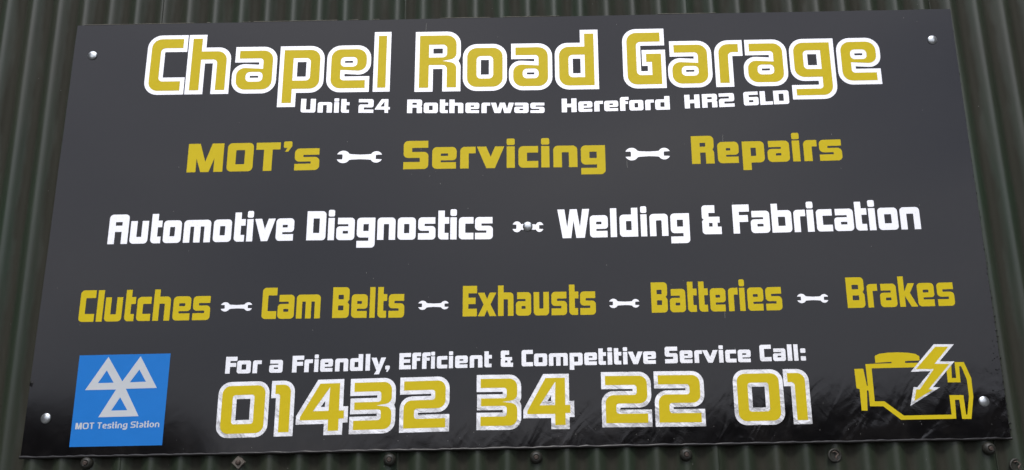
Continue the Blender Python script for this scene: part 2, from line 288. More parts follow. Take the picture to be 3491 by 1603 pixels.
SCREWS = [(-1.16657,0.49623),(1.15746,0.49453),(0.03341,-0.02118),(-1.16813,-0.49421),(1.16477,-0.49732)]
EO = [(0.88022,-0.39869),(0.94586,-0.39778),(0.94624,-0.39435),(0.90547,-0.39606),(0.90576,-0.37852),(0.91726,-0.3734),(0.93943,-0.37101),(0.96296,-0.37052),(0.98784,-0.37195),(1.00781,-0.37517),(1.01741,-0.38133),(1.0174,-0.39198),(0.98076,-0.39283),(0.98019,-0.39782),(1.05196,-0.39797),(1.09563,-0.3982),(1.09277,-0.43767),(1.10362,-0.43788),(1.10438,-0.39806),(1.12774,-0.39851),(1.14112,-0.43861),(1.14022,-0.48483),(1.1283,-0.53945),(1.10532,-0.53901),(1.10438,-0.4918),(1.09352,-0.4922),(1.09099,-0.53812),(0.95428,-0.53822),(0.91341,-0.50431),(0.88079,-0.50368),(0.88117,-0.46446),(0.87715,-0.46438),(0.87353,-0.5142),(0.85908,-0.51392),(0.85923,-0.46095),(0.85174,-0.45834),(0.85097,-0.41029),(0.87343,-0.4101),(0.87833,-0.453),(0.8805,-0.45304)]
EI = [(0.89468,-0.40958),(1.0818,-0.40886),(1.08148,-0.44829),(1.11306,-0.4489),(1.11457,-0.40856),(1.11986,-0.40866),(1.12966,-0.44303),(1.12943,-0.48462),(1.11959,-0.52867),(1.11652,-0.52861),(1.11603,-0.48068),(1.08117,-0.48001),(1.08062,-0.52792),(0.96219,-0.52807),(0.91781,-0.49217),(0.89377,-0.49171)]
BO = [(1.05761,-0.35189),(1.10831,-0.35288),(1.06694,-0.39545),(1.10431,-0.39618),(1.04289,-0.45927),(1.05982,-0.46021),(0.98121,-0.5047),(0.99434,-0.45833),(1.00354,-0.45912),(1.04152,-0.4196),(0.99163,-0.42019)]
BI = [(1.06059,-0.35826),(1.09343,-0.3589),(1.05371,-0.40144),(1.09106,-0.40217),(1.03074,-0.46489),(1.04117,-0.46571),(0.99248,-0.49269),(1.00045,-0.4643),(1.00911,-0.46447),(1.04993,-0.41447),(1.00517,-0.4136)]
# ------------------------------------------------------------------ the corrugated wall
PITCH, CREST, DEPTH = 0.0735, -0.0215, 0.0190
wall = empty('corrugated_wall', (0, 0.012, GROUND))
tag(wall, 'dark green corrugated metal wall behind the black sign', 'wall')
def sheet_y(x):
    return DEPTH / 2 * (1 - math.cos(2 * math.pi * (x - CREST) / PITCH))
def cladding(x0, x1, lift, z0, z1, seed):
    """one corrugated sheet, bottom z0 to top z1, its left edge lapping over the sheet before it"""
    nx = int(round((x1 - x0) / PITCH * 16)); nz_ = 8
    vs_, fs = [], []
    rnd = random.Random(seed); ph = rnd.uniform(0, 50)
    for side in (0, 1):
        for j in range(nz_ + 1):
            z = z0 + (z1 - z0) * j / nz_
            for i in range(nx + 1):
                x = x0 + (x1 - x0) * i / nx
                dent = 0.0012 * noise.noise(Vector((x * 3 + ph, z * 2.2, 3.1)))
                y = sheet_y(x) - lift + dent + 0.0007 * side
                vs_.append((x, y - 0.012, z - GROUND))
    W_ = nx + 1; S = W_ * (nz_ + 1)
    for j in range(nz_):
        for i in range(nx):
            a = j * W_ + i
            fs.append((a, a + 1, a + W_ + 1, a + W_)); fs.append((S + a, S + a + W_, S + a + W_ + 1, S + a + 1))
    for j in range(nz_):
        a = j * W_; fs.append((a, a + W_, S + a + W_, S + a))
        a = j * W_ + nx; fs.append((a, S + a, S + a + W_, a + W_))
    for i in range(nx):
        fs.append((i, S + i, S + i + 1, i + 1)); a = nz_ * W_ + i; fs.append((a, a + 1, S + a + 1, S + a))
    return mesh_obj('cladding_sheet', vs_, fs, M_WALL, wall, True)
SHEET = PITCH * 10
for k in range(-4, 5):
    xl = -0.283 + 0.7355 * k
    cladding(xl - 0.012, xl + SHEET + 0.045, 0.0016 * (k + 4) * 0 + (0.0 if k % 2 else 0.0022), GROUND + 0.15, 3.2, 100 + k)

# ridge bolts with washers: one row just under the sign
def lathe(profile, n=20):
    vs_, fs = [], []
    for r_, h in profile:
        for i in range(n):
            a = 2 * math.pi * i / n; vs_.append((r_ * math.cos(a), -h, r_ * math.sin(a)))
    for j in range(len(profile) - 1):
        for i in range(n):
            a = j * n + i; b_ = j * n + (i + 1) % n
            fs.append((a, b_, b_ + n, a + n))
    fs.append(tuple((len(profile) - 1) * n + i for i in range(n)))
    return vs_, fs
DOME = [(0.0160, 0), (0.0160, 0.002), (0.0150, 0.006), (0.0125, 0.010), (0.0088, 0.0126), (0.0070, 0.0130), (0.0066, 0.0122)]
def bolt(x, z, kind):
    y = sheet_y(x) - 0.012 - 0.001
    zz = z - GROUND
    if kind == 'cap':
        v, f = lathe(DOME); o = mesh_obj('cladding_bolt', v, f, M_WASHER, wall, True); o.location = (x, y, zz)
        v, f = lathe([(0.0058, 0.0), (0.0056, 0.0036), (0.004, 0.0044)], 6)
        c = mesh_obj('bolt_head', v, f, M_RUST, o); c.location = (0, -0.0115, 0)
    elif kind == 'square':
        v = [(-.013, 0, -.013), (.013, 0, -.013), (.013, 0, .013), (-.013, 0, .013), (-.011, -.004, -.011), (.011, -.004, -.011), (.011, -.004, .011), (-.011, -.004, .011)]
        f = [(4, 5, 6, 7), (0, 1, 5, 4), (1, 2, 6, 5), (2, 3, 7, 6), (3, 0, 4, 7)]
        o = mesh_obj('cladding_bolt', v, f, M_PLATE, wall); o.location = (x, y, zz); o.rotation_euler = (0, R(42), 0)
        v, f = lathe([(0.0065, 0), (0.0062, 0.004), (0.004, 0.0055)], 14)
        c = mesh_obj('bolt_head', v, f, M_RUST, o, True); c.location = (0, -0.0038, 0)
    else:
        v, f = lathe([(0.0175, 0), (0.0175, 0.002), (0.014, 0.0045), (0.0125, 0.002), (0.010, 0.001)])
        o = mesh_obj('cladding_bolt', v, f, M_WASHER, wall, True); o.location = (x, y, zz)
        vs_, fs = [], []
        path = [(-.006, 0, .008), (0, -.006, .010), (.006, -.010, .004), (.001, -.012, -.001), (-.003, -.013, -.006), (.003, -.013, -.011)]
        for k_, p in enumerate(path):
            for i in range(8):
                a = 2 * math.pi * i / 8; vs_.append((p[0] + .0022 * math.cos(a), p[1] + .0018 * math.sin(a), p[2] + .0014 * math.sin(a)))
        for k_ in range(len(path) - 1):
            for i in range(8):
                a = k_ * 8 + i; b_ = k_ * 8 + (i + 1) % 8; fs.append((a, b_, b_ + 8, a + 8))
        c = mesh_obj('bolt_head', vs_, fs, M_RUST, o, True)
    return o
M_PLATE = metal('square_washer_metal', (0.20, 0.18, 0.15), 0.5, 0.5, 120, 0.5)
for x, z, kd in ((-1.0569, -0.608, 'cap'), (-0.6823, -0.6117, 'square'), (-0.3103, -0.6108, 'cap'), (0.0493, -0.6105, 'cap'),
                 (0.416, -0.6096, 'cap'), (0.7795, -0.6163, 'hook'), (1.1549, -0.6058, 'cap'), (1.2178, -0.6464, 'hook'),
                 (-1.43, -0.61, 'cap')):
    bolt(x, z, kd)
# specks of grit and paint loss on the wall
gv, gf = [], []
rg = random.Random(5)
for k in range(260):
    x = rg.uniform(-1.6, 1.7); z = rg.uniform(-0.8, 0.8)
    s = rg.uniform(0.0004, 0.0012) ; y = sheet_y(x) - 0.012 - 0.0030
    b0 = len(gv)
    for i in range(5):
        a = 2 * math.pi * i / 5; gv.append((x + s * math.cos(a), y, z - GROUND + s * 1.3 * math.sin(a)))
    gv.append((x, y - s * .5, z - GROUND))
    for i in range(5): gf.append((b0 + i, b0 + (i + 1) % 5, b0 + 5))
tag(mesh_obj('grit_specks', gv, gf, M_MARK, wall), kind='stuff')

# ------------------------------------------------------------------ the sign
sign = empty('garage_sign', (0, -0.006, -0.59))
tag(sign, 'large glossy black garage sign with gold and white lettering screwed to the green wall', 'sign')
OX, OY, OZ = 0.0, -0.006, -0.59
def wp(u, v):
    """sign coordinates (metres from its centre) to place on its face, allowing for the panel being slightly out of square"""
    d = WARP[2][0] * u + WARP[2][1] * v + 1
    return ((WARP[0][0] * u + WARP[0][1] * v + WARP[0][2]) / d, (WARP[1][0] * u + WARP[1][1] * v + WARP[1][2]) / d)
def loc(u, v, h):
    x, z = wp(u, v); return (x - OX, -h, z - OZ)

# panel: face, returns and core, edge slightly uneven
def panel():
    ring = []
    def edge(a, b_, n, amp, seed):
        rr = random.Random(seed)
        for i in range(n):
            t = i / n; u = a[0] + (b_[0] - a[0]) * t; v = a[1] + (b_[1] - a[1]) * t
            j = 0 if i == 0 else amp * noise.noise(Vector((u * 9, v * 9, seed)))
            nx_, ny_ = (b_[1] - a[1]), -(b_[0] - a[0]); L = math.hypot(nx_, ny_)
            ring.append((u + nx_ / L * j, v + ny_ / L * j))
    edge((-1.22, -.59), (1.22, -.59), 120, 0.0016, 1)
    edge((1.22, -.59), (1.22, .59), 60, 0.0008, 2)
    edge((1.22, .59), (-1.22, .59), 120, 0.0008, 3)
    edge((-1.22, .59), (-1.22, -.59), 60, 0.0008, 4)
    n = len(ring); vs_ = []
    def inset(p, d): return (p[0] * (1 - d / 1.22), p[1] * (1 - d / .59))
    for d, h in ((0.0, -0.003), (0.0, -0.0012), (0.0006, 0.0), ):
        for p in ring:
            q = inset(p, d); vs_.append(loc(q[0], q[1], h))
    fs = []
    for L_ in range(2):
        for i in range(n):
            a = L_ * n + i; b_ = L_ * n + (i + 1) % n; fs.append((a, b_, b_ + n, a + n))
    fs.append(tuple(2 * n + i for i in range(n)))
    fs.append(tuple(reversed(range(n))))
    return mesh_obj('panel', vs_, fs, M_PANEL, sign)
panel()

# lip of wrapped film along the lower edge, bright core line of the upper edge, torn nicks down the right edge
def strip(name, p0, p1, h0, w0, mat, seed, amp, n=240, gaps=False, out=1):
    vs_, fs = [], []
    prev = False
    for i in range(n + 1):
        t = i / n; u = p0[0] + (p1[0] - p0[0]) * t; v = p0[1] + (p1[1] - p0[1]) * t
        wv = noise.noise(Vector((u * 16, v * 16, seed))) ; w2 = noise.noise(Vector((u * 55, v * 55, seed + 9)))
        dx, dy = p1[0] - p0[0], p1[1] - p0[1]; L = math.hypot(dx, dy); nx_, ny_ = -dy / L * out, dx / L * out
        w = w0 * (1 + 0.5 * w2); sh = amp * (wv + .5 * w2)
        hh = h0 * (1 + 0.35 * w2)
        b0 = len(vs_)
        for k_, (o_, h_) in enumerate(((w * .9, 0.0002), (w * .75, hh), (w * .1, hh * 1.15), (-w * .35, hh * .6), (-w * .45, -0.004))):
            vs_.append(loc(u + nx_ * (o_ + sh), v + ny_ * (o_ + sh), h_))
        on = (not gaps) or (noise.noise(Vector((u * 6, 1.7, seed + 3))) + .4 * noise.noise(Vector((u * 30, 2, seed))) > -0.08)
        if i > 0 and on and prev:
            for k_ in range(4): fs.append((b0 - 5 + k_, b0 + k_, b0 + k_ + 1, b0 - 4 + k_))
        prev = on
    return mesh_obj(name, vs_, fs, mat, sign, True)
strip('lower_edge_lip', (-1.2215, -.5895), (1.2215, -.5895), 0.0022, 0.0048, M_EDGE, 11, 0.0010)
strip('upper_edge_core', (-1.20, .5905), (1.05, .5905), 0.0004, 0.0012, M_CORE, 21, 0.0004, 500, True)
tv, tf = [], []
rt_ = random.Random(3)
def chip(u, v, w, h, up_):
    b0 = len(tv); k_ = rt_.randint(5, 7)
    for i in range(k_):
        a = 2 * math.pi * i / k_; rr = rt_.uniform(.55, 1.1)
        tv.append(loc(u + w * rr * math.cos(a), v + h * rr * math.sin(a), 0.0003))
    tv.append(loc(u, v, up_)); 
    for i in range(k_): tf.append((b0 + i, b0 + (i + 1) % k_, b0 + k_))
v = 0.52
while v > -.57:
    dn = (0.55 - v)
    chip(1.2195 + rt_.uniform(-.001, .0025), v, rt_.uniform(.0012, .0016 + .0035 * dn), rt_.uniform(.0012, .0018 + .0028 * dn), rt_.uniform(.0006, .003))
    v -= rt_.uniform(.012, .05 - .03 * min(1, dn))
for k in range(26):
    chip(1.215 - abs(rt_.gauss(0, .014)), rt_.uniform(-.56, -.34), rt_.uniform(.0012, .003), rt_.uniform(.0012, .0024), .002)
chip(-1.216, -.405, .007, .011, .003)
tag(mesh_obj('torn_edge_flecks', tv, tf, M_TEAR, sign), kind='stuff')

# ------------------------------------------------------------------ lettering: cut film with real thickness
def fillet(poly):
    """polygon of (x, y, radius) -> points with the corners rounded"""
    out = []; n = len(poly)
    for i in range(n):
        x, y, r_ = poly[i]
        if r_ <= 1e-6: out.append((x, y)); continue
        p = Vector((x, y)); a = Vector(poly[i - 1][:2]) - p; c = Vector(poly[(i + 1) % n][:2]) - p
        la, lc = a.length, c.length; a /= la; c /= lc
        ang = max(1e-3, math.acos(max(-1, min(1, a.dot(c)))))
        if ang > math.pi - 1e-3: out.append((x, y)); continue
        d = min(r_ / math.tan(ang / 2), la * .49, lc * .49)
        rr = d * math.tan(ang / 2)
        bis = (a + c).normalized(); ctr = p + bis * (rr / math.sin(ang / 2))
        s0 = p + a * d - ctr; s1 = p + c * d - ctr
        a0 = math.atan2(s0.y, s0.x); a1 = math.atan2(s1.y, s1.x); da = (a1 - a0 + math.pi) % (2 * math.pi) - math.pi
        k_ = 7 if rr > .05 else 4
        for j in range(k_ + 1):
            t = a0 + da * j / k_; out.append((ctr.x + rr * math.cos(t), ctr.y + rr * math.sin(t)))
    return out
def area(p): return sum(p[i - 1][0] * p[i][1] - p[i][0] * p[i - 1][1] for i in range(len(p))) / 2
def offset(poly, d, hole):
    """grow the letter by d: outer contour outwards, hole inwards, mitred, radii adjusted"""
    n = len(poly); ccw = area(poly) > 0
    s = (1 if ccw else -1) * (-1 if hole else 1)
    out = []
    for i in range(n):
        p0, p, p1 = Vector(poly[i - 1][:2]), Vector(poly[i][:2]), Vector(poly[(i + 1) % n][:2])
        e0, e1 = (p - p0).normalized(), (p1 - p).normalized()
        n0, n1 = Vector((e0.y, -e0.x)) * s, Vector((e1.y, -e1.x)) * s
        b_ = (n0 + n1); L = b_.length
        b_ = b_ / L; m_ = d / max(.28, b_.dot(n0))
        q = p + b_ * m_
        cross = e0.x * e1.y - e0.y * e1.x
        convex = (cross > 0) == (s > 0)
        r_ = poly[i][2]
        r2 = r_ + d if (convex and r_ > .03) else (0 if convex else max(0, r_ - d))
        out.append((q.x, q.y, r2))
    return out
def rect(x0, y0, x1, y1, r_=0.0): return [(x0, y0, r_), (x1, y0, r_), (x1, y1, r_), (x0, y1, r_)]

def glyph(ch, w, S):
    """contours [outer, hole...] groups for one letter; cap height is 1, w its width; S the row's style"""
    s, T, t, x, Ro, ri = S['s'], S['T'], S['t'], S['x'], S['R'], S['ri']
    t3, tm, g = S['t3'], S['tm'], 0
    wedge = S.get('wedge', 0)
    Ri = Ro
    if ch in 'oO0':
        h = x if ch == 'o' else 1; b_ = t if ch == 'o' else T
        return [[rect(0, 0, w, h, Ro), rect(s, b_, w - s, h - b_, ri)]]
    if ch == 'D': return [[[(0, 0, 0), (w, 0, Ro), (w, 1, Ro), (0, 1, 0)], rect(s, T, w - s, 1 - T, ri * .5)]]
    if ch in 'cC':
        h, b_ = (x, t) if ch == 'c' else (1, T)
        return [[[(0, 0, Ro), (w, 0, 0), (w, b_, 0), (s, b_, ri), (s, h - b_, ri), (w, h - b_, 0), (w, h, 0), (0, h, Ro)]]]
    if ch == 'h': return [[[(0, 0, 0), (s, 0, 0), (s, x - t, 0), (w - s, x - t, ri), (w - s, 0, 0), (w, 0, 0), (w, x, Ro), (s, x, 0), (s, 1, 0), (0, 1, 0)]]]
    if ch == 'n': return [[[(0, 0, 0), (s, 0, 0), (s, x - t, ri), (w - s, x - t, ri), (w - s, 0, 0), (w, 0, 0), (w, x, Ro), (0, x, Ro)]]]
    if ch == 'm':
        a, b_ = w / 2 - s / 2, w / 2 + s / 2
        return [[[(0, 0, 0), (s, 0, 0), (s, x - t, ri), (a, x - t, ri * .3), (a, 0, 0), (b_, 0, 0), (b_, x - t, ri * .3), (w - s, x - t, ri), (w - s, 0, 0), (w, 0, 0), (w, x, Ro), (0, x, Ro)]]]
    if ch == 'r': return [[[(0, 0, 0), (s, 0, 0), (s, x - t, ri), (w, x - t, 0), (w, x, 0), (0, x, Ro)]]]
    if ch in 'uU':
        h = x if ch == 'u' else 1
        return [[[(0, h, 0), (0, 0, Ro), (w, 0, Ro), (w, h, 0), (w - s, h, 0), (w - s, t, ri), (s, t, ri), (s, h, 0)]]]
    if ch in 'ae':
        rem = x - 2 * t3 - tm; gp = rem * S['ga']; hh = rem - gp
        y1 = t3 + hh; y2 = y1 + tm
        R2 = min(Ro * .85, (y2) * .5)
        if ch == 'a':
            return [[[(0, 0, Ro), (w, 0, Ro), (w, x, Ro), (.04, x, 0), (.04, x - t3, 0), (w - s, x - t3, ri * .8), (w - s, y2 - .03 * (s < .19 and T < .2), 0), (0, y2, R2)], rect(s, t3, w - s, y1, ri)]]
        f = lambda y: x - y
        return [[[(0, 0, Ro), (w - .02, 0, 0), (w - .02, t3, 0), (s, t3, ri * .8), (s, f(y2) + .03 * (s < .19 and T < .2), 0), (w, f(y2), R2), (w, x, Ro), (0, x, Ro)], rect(s, f(y1), w - s, x - t3, ri)]]
    if ch in 'sS':
        h = x if ch == 's' else 1; b_ = t3 if ch == 's' else T
        mm = S['tm'] * 1.02 if ch == 's' else S['Tm']; gp = (h - 2 * b_ - mm) / 2
        y1 = b_ + gp; y2 = y1 + mm
        return [[[(0, 0, 0), (w, 0, Ro), (w, y2, Ro), (s, y2, ri * .8), (s, h - b_, ri * .8), (w - .012, h - b_, 0), (w - .012, h, 0), (0, h, Ro), (0, y1, Ro), (w - s, y1, ri * .8), (w - s, b_, ri * .8), (0, b_, 0)]]]
    if ch == 'g':
        gb, gg, d = .085, S.get('gg', .12), .262
        return [[[(0, x, Ro), (0, gb, Ro), (w - s, gb, 0), (w - s, gb - gg, ri * .8), (0, gb - gg, 0), (0, -d, 0), (w, -d, Ro), (w, x, 0)],
                 [(s, gb + t3, ri), (w - s, gb + t3, 0), (w - s, x - t3, 0), (s, x - t3, ri)]]]
    if ch == 'p': return [[[(0, -.265, 0), (s, -.265, 0), (s, 0, 0), (w, 0, Ro), (w, x, Ro), (0, x, 0)], [(s, t, 0), (w - s, t, ri), (w - s, x - t, ri), (s, x - t, 0)]]]
    if ch == 'd': return [[[(0, 0, Ro), (w, 0, 0), (w, 1, 0), (w - s, 1, 0), (w - s, x, 0), (0, x, Ro)], [(s, t, ri), (w - s, t, 0), (w - s, x - t, 0), (s, x - t, ri)]]]
    if ch == 'b': return [[[(0, 0, 0), (w, 0, Ro), (w, x, Ro), (s, x, 0), (s, 1, 0), (0, 1, 0)], [(s, t, 0), (w - s, t, ri), (w - s, x - t, ri), (s, x - t, 0)]]]
    if ch == 'l': return [[rect(0, 0, w, 1)]]
    if ch == 'i': return [[rect(0, 0, w, x - .005)], [rect(0, x + .045, w, 1.045, .055)]]
    if ch == 't': return [[[(0, 0, Ro), (w - .02, 0, 0), (w - .02, t, 0), (s, t, ri * .8), (s, x - t, 0), (w, x - t, 0), (w, x, 0), (s, x, 0), (s, 1, 0), (0, 1, 0)]]]
    if ch == 'f': return [[[(0, 0, 0), (s, 0, 0), (s, .5, 0), (w - .05, .5, 0), (w - .05, .69, 0), (s, .69, 0), (s, 1.01 - t, ri), (w, 1.01 - t, 0), (w, 1.01, 0), (0, 1.01, Ro)]]]
    if ch == 'v':
        a = s * 1.08; k_ = (w / 2 - s * .5) / x; yn = x - (w / 2 - a) / k_
        return [[[(0, x, 0), (w / 2 - s * .5, 0, 0), (w / 2 + s * .5, 0, 0), (w, x, 0), (w - a, x, 0), (w / 2, yn, 0), (a, x, 0)]]]
    if ch in 'wW':
        h = x if ch == 'w' else 1
        P_ = [(0, h), (.22, h), (.30, .37 * h), (.39, h), (.61, h), (.70, .37 * h), (.78, h), (1, h), (.845, 0), (.58, 0), (.5, .6 * h), (.42, 0), (.155, 0)]
        return [[[(px * w, py, 0) for px, py in P_]]]
    if ch == 'M':
        P_ = [(0, 0), (.25, 0), (.25, .48), (.385, 0), (.615, 0), (.75, .48), (.75, 0), (1, 0), (1, 1), (.67, 1), (.5, .36), (.33, 1), (0, 1)]
        return [[[(px * w, py, 0) for px, py in P_]]]
    if ch == 'A': return [[[(0, 0, 0), (s, 0, 0), (s, .41, 0), (w - s, .41, 0), (w - s, 0, 0), (w, 0, 0), (w, 1, Ro), (0, 1, Ro)], rect(s, .62, w - s, .745, ri)]]
    if ch == 'B': return [[[(0, 0, 0), (w, 0, Ro), (w, .43, .1), (w - .055, .512, 0), (w, .59, .1), (w, 1, Ro), (0, 1, 0)], rect(s, T, w - s, .405, ri), rect(s, .605, w - s, 1 - T, ri)]]
    if ch == 'R':
        nt_ = w * .62 if wedge else w - .05
        lt, hb = (.43, .575) if T < .2 else (.40, .61)
        return [[[(0, 0, 0), (s, 0, 0), (s, lt, 0), (w - s, lt, ri), (w - s, 0, 0), (w, 0, 0), (w, .41 if not wedge else .46, .12), (nt_, .508, 0), (w, .60 if not wedge else .555, .12), (w, 1, Ro), (0, 1, 0)], [(s, hb, 0), (w - s, hb, ri), (w - s, 1 - T, ri), (s, 1 - T, 0)]]]
    if ch == 'E': return [[[(0, 0, 0), (w, 0, 0), (w, T, 0), (s, T, 0), (s, .40, 0), (w - .045, .40, 0), (w - .045, .61, 0), (s, .61, 0), (s, 1 - T, 0), (w, 1 - T, 0), (w, 1, 0), (0, 1, 0)]]]
    if ch == 'F': return [[[(0, 0, 0), (s, 0, 0), (s, .395, 0), (w - .05, .395, 0), (w - .05, .63, 0), (s, .63, 0), (s, 1 - T, 0), (w, 1 - T, 0), (w, 1, 0), (0, 1, 0)]]]
    if ch == 'T': return [[[(w / 2 - s / 2, 0, 0), (w / 2 + s / 2, 0, 0), (w / 2 + s / 2, 1 - T, 0), (w, 1 - T, 0), (w, 1, 0), (0, 1, 0), (0, 1 - T, 0), (w / 2 - s / 2, 1 - T, 0)]]]
    if ch == 'H': return [[[(0, 0, 0), (s, 0, 0), (s, .37, 0), (w - s, .37, 0), (w - s, 0, 0), (w, 0, 0), (w, 1, 0), (w - s, 1, 0), (w - s, .62, 0), (s, .62, 0), (s, 1, 0), (0, 1, 0)]]]
    if ch == 'L': return [[[(0, 0, 0), (w, 0, 0), (w, T, 0), (s, T, 0), (s, 1, 0), (0, 1, 0)]]]
    if ch == 'G': return [[[(0, 0, Ro), (w, 0, 0), (w, .587, 0), (.56 * w, .587, 0), (.56 * w, .43, 0), (w - s, .43, 0), (w - s, T, 0), (s, T, ri), (s, 1 - T, ri), (w - .01, 1 - T, 0), (w - .01, 1, 0), (0, 1, Ro)]]]
    if ch == 'k': return [[[(0, 0, 0), (s, 0, 0), (s, .355, 0), (.64 * w, 0, 0), (w, 0, 0), (.62 * w, .45, 0), (.92 * w, x, 0), (.55 * w, x, 0), (s, .5, 0), (s, 1, 0), (0, 1, 0)]]]
    if ch == 'x': return [[[(0, 0, 0), (.36 * w, 0, 0), (.5 * w, .27 * x, 0), (.64 * w, 0, 0), (w, 0, 0), (.685 * w, .5 * x, 0), (w, x, 0), (.64 * w, x, 0), (.5 * w, .73 * x, 0), (.36 * w, x, 0), (0, x, 0), (.315 * w, .5 * x, 0)]]]
    if ch == 'y': return [[[(0, x, 0), (.36 * w, 0.0, 0), (.20 * w, -.235, 0), (.54 * w, -.235, 0), (w, x, 0), (.67 * w, x, 0), (.52 * w, .33, 0), (.35 * w, x, 0)]]]
    if ch == '2':
        gp = (1 - 2 * T - S['Tm']) / 2; a = T + gp; b_ = a + S['Tm']
        return [[[(0, 0, 0), (w, 0, 0), (w, T, 0), (s, T, ri), (s, a, ri), (w, a, Ro), (w, 1, Ro), (0, 1, 0), (0, 1 - T, 0), (w - s, 1 - T, ri), (w - s, b_, ri), (0, b_, Ro)]]]
    if ch == '3':
        mm = S['Tm'] * .9; n_ = w * .60 if wedge else w - .04
        return [[[(0, 0, 0), (w, 0, Ro), (w, .42 if not wedge else .46, .14), (n_, .505, 0), (w, .59 if not wedge else .55, .14), (w, 1, Ro), (0, 1, 0), (0, 1 - T, 0), (w - s, 1 - T, ri), (w - s, .5 + mm / 2, ri), (.01, .5 + mm / 2, 0), (.01, .5 - mm / 2, 0), (w - s, .5 - mm / 2, ri), (w - s, T, ri), (0, T, 0)]]]
    if ch == '4':
        k_ = .25 if T < .22 else .30
        hs = 1 if T < .22 else .75
        cx, cy = .55 * w, .56
        H_ = [(.66 * w, .92), (.29 * w, .42), (.645 * w, .42)]
        H_ = [(cx + (a - cx) * hs, cy + (b_ - cy) * hs, 0) for a, b_ in H_]
        return [[[(0, .235, 0), (.645 * w, .235, 0), (.645 * w, 0, 0), (.885 * w, 0, 0), (.885 * w, .25, 0), (w, .25, 0), (w, .42, 0), (.885 * w, .42, 0), (.885 * w, 1, 0), (.43 * w, 1, 0), (0, .305, 0)], H_]]
    if ch == '1': return [[[(w - s, 0, 0), (w, 0, 0), (w, 1, Ro), (0, 1, 0), (0, 1 - T, 0), (w - s, 1 - T, ri * 1.3)]]]
    if ch == '6': return [[[(0, 0, Ro), (w, 0, Ro), (w, .6, Ro * .8), (s, .6, 0), (s, 1 - T, ri), (w - .03, 1 - T, 0), (w - .03, 1, 0), (0, 1, Ro)], rect(s, T * .95, w - s, .38, ri)]]
    if ch == '&':
        O_ = [(0, 1, .11), (0, .55, .06), (.09, .505, 0), (0, .46, .06), (0, 0, .11), (1, 0, 0), (1, .255, 0), (.80, .255, 0), (.80, .395, 0), (.92, .395, 0), (.92, .60, 0), (.35, .60, 0), (.35, .735, 0), (.68, .735, 0), (.68, 1, 0)]
        return [[[(a * w, b_, r_) for a, b_, r_ in O_], rect(.35 * w, .26, .54 * w, .39, .01)]]
    if ch in "',":
        dy = 0 if ch == "'" else -.76
        O_ = [(0, 1.03, .05), (1, 1.03, .05), (1, .86, .05), (.55, .665, 0), (.16, .665, 0), (.45, .80, 0), (0, .80, .05)]
        return [[[(a * w, b_ + dy, r_) for a, b_, r_ in O_]]]
    if ch == ':': return [[rect(0, 0, w, .27, .05)], [rect(0, .47, w, .74, .05)]]
    raise KeyError(ch)

def slab(groups, place, h0, h1, name, mat, parent):
    """fill the contours at height h1 above the face and close the sides down to h0"""
    vs_, fs = [], []
    for contours in groups:
        loops = [[Vector((p[0], p[1], 0)) for p in c] for c in contours]
        flat = [p for L_ in loops for p in L_]
        tris = tessellate_polygon(loops)
        b0 = len(vs_); n = len(flat)
        for p in flat: vs_.append(place(p.x, p.y, h1))
        for p in flat: vs_.append(place(p.x, p.y, h0))
        for a, b_, c in tris:
            ar = (flat[b_] - flat[a]).cross(flat[c] - flat[a]).z
            if abs(ar) < 1e-12: continue
            fs.append((b0 + a, b0 + b_, b0 + c) if ar > 0 else (b0 + a, b0 + c, b0 + b_))
        k_ = 0
        for j, L_ in enumerate(loops):
            m_ = len(L_); cw = (area([(p.x, p.y) for p in L_]) > 0) == (j == 0)
            for i in range(m_):
                a, b_ = b0 + k_ + i, b0 + k_ + (i + 1) % m_
                fs.append((a, a + n, b_ + n, b_) if cw else (a, b_, b_ + n, a + n))
            k_ += m_
    return mesh_obj(name, vs_, fs, mat, parent)

STYLES = {
    'title':   dict(s=.166, T=.178, t=.158, x=.748, R=.17, ri=.075, t3=.15, tm=.088, ga=.48, Tm=.17, gg=.225, wedge=1),
    'number':  dict(s=.225, T=.195, t=.195, x=.75, R=.17, ri=.06, t3=.15, tm=.09, ga=.5, Tm=.18, wedge=1),
    'address': dict(s=.355, T=.235, t=.215, x=.765, R=.15, ri=.02, t3=.205, tm=.145, ga=.45, Tm=.215, gg=.12),
    'service': dict(s=.285, T=.25, t=.235, x=.768, R=.155, ri=.02, t3=.228, tm=.155, ga=.44, Tm=.21, gg=.12),
    'white':   dict(s=.212, T=.25, t=.225, x=.768, R=.125, ri=.018, t3=.222, tm=.158, ga=.44, Tm=.21, gg=.115),
    'parts':   dict(s=.180, T=.248, t=.225, x=.768, R=.12, ri=.018, t3=.222, tm=.158, ga=.44, Tm=.21, gg=.115),
    'call':    dict(s=.272, T=.25, t=.225, x=.765, R=.13, ri=.018, t3=.218, tm=.15, ga=.44, Tm=.21, gg=.115),
}
ROWMAT = {'title': M_GOLD, 'number': M_GOLD, 'service': M_GOLD, 'parts': M_GOLD, 'address': M_WHITE, 'white': M_WHITE, 'call': M_WHITE}
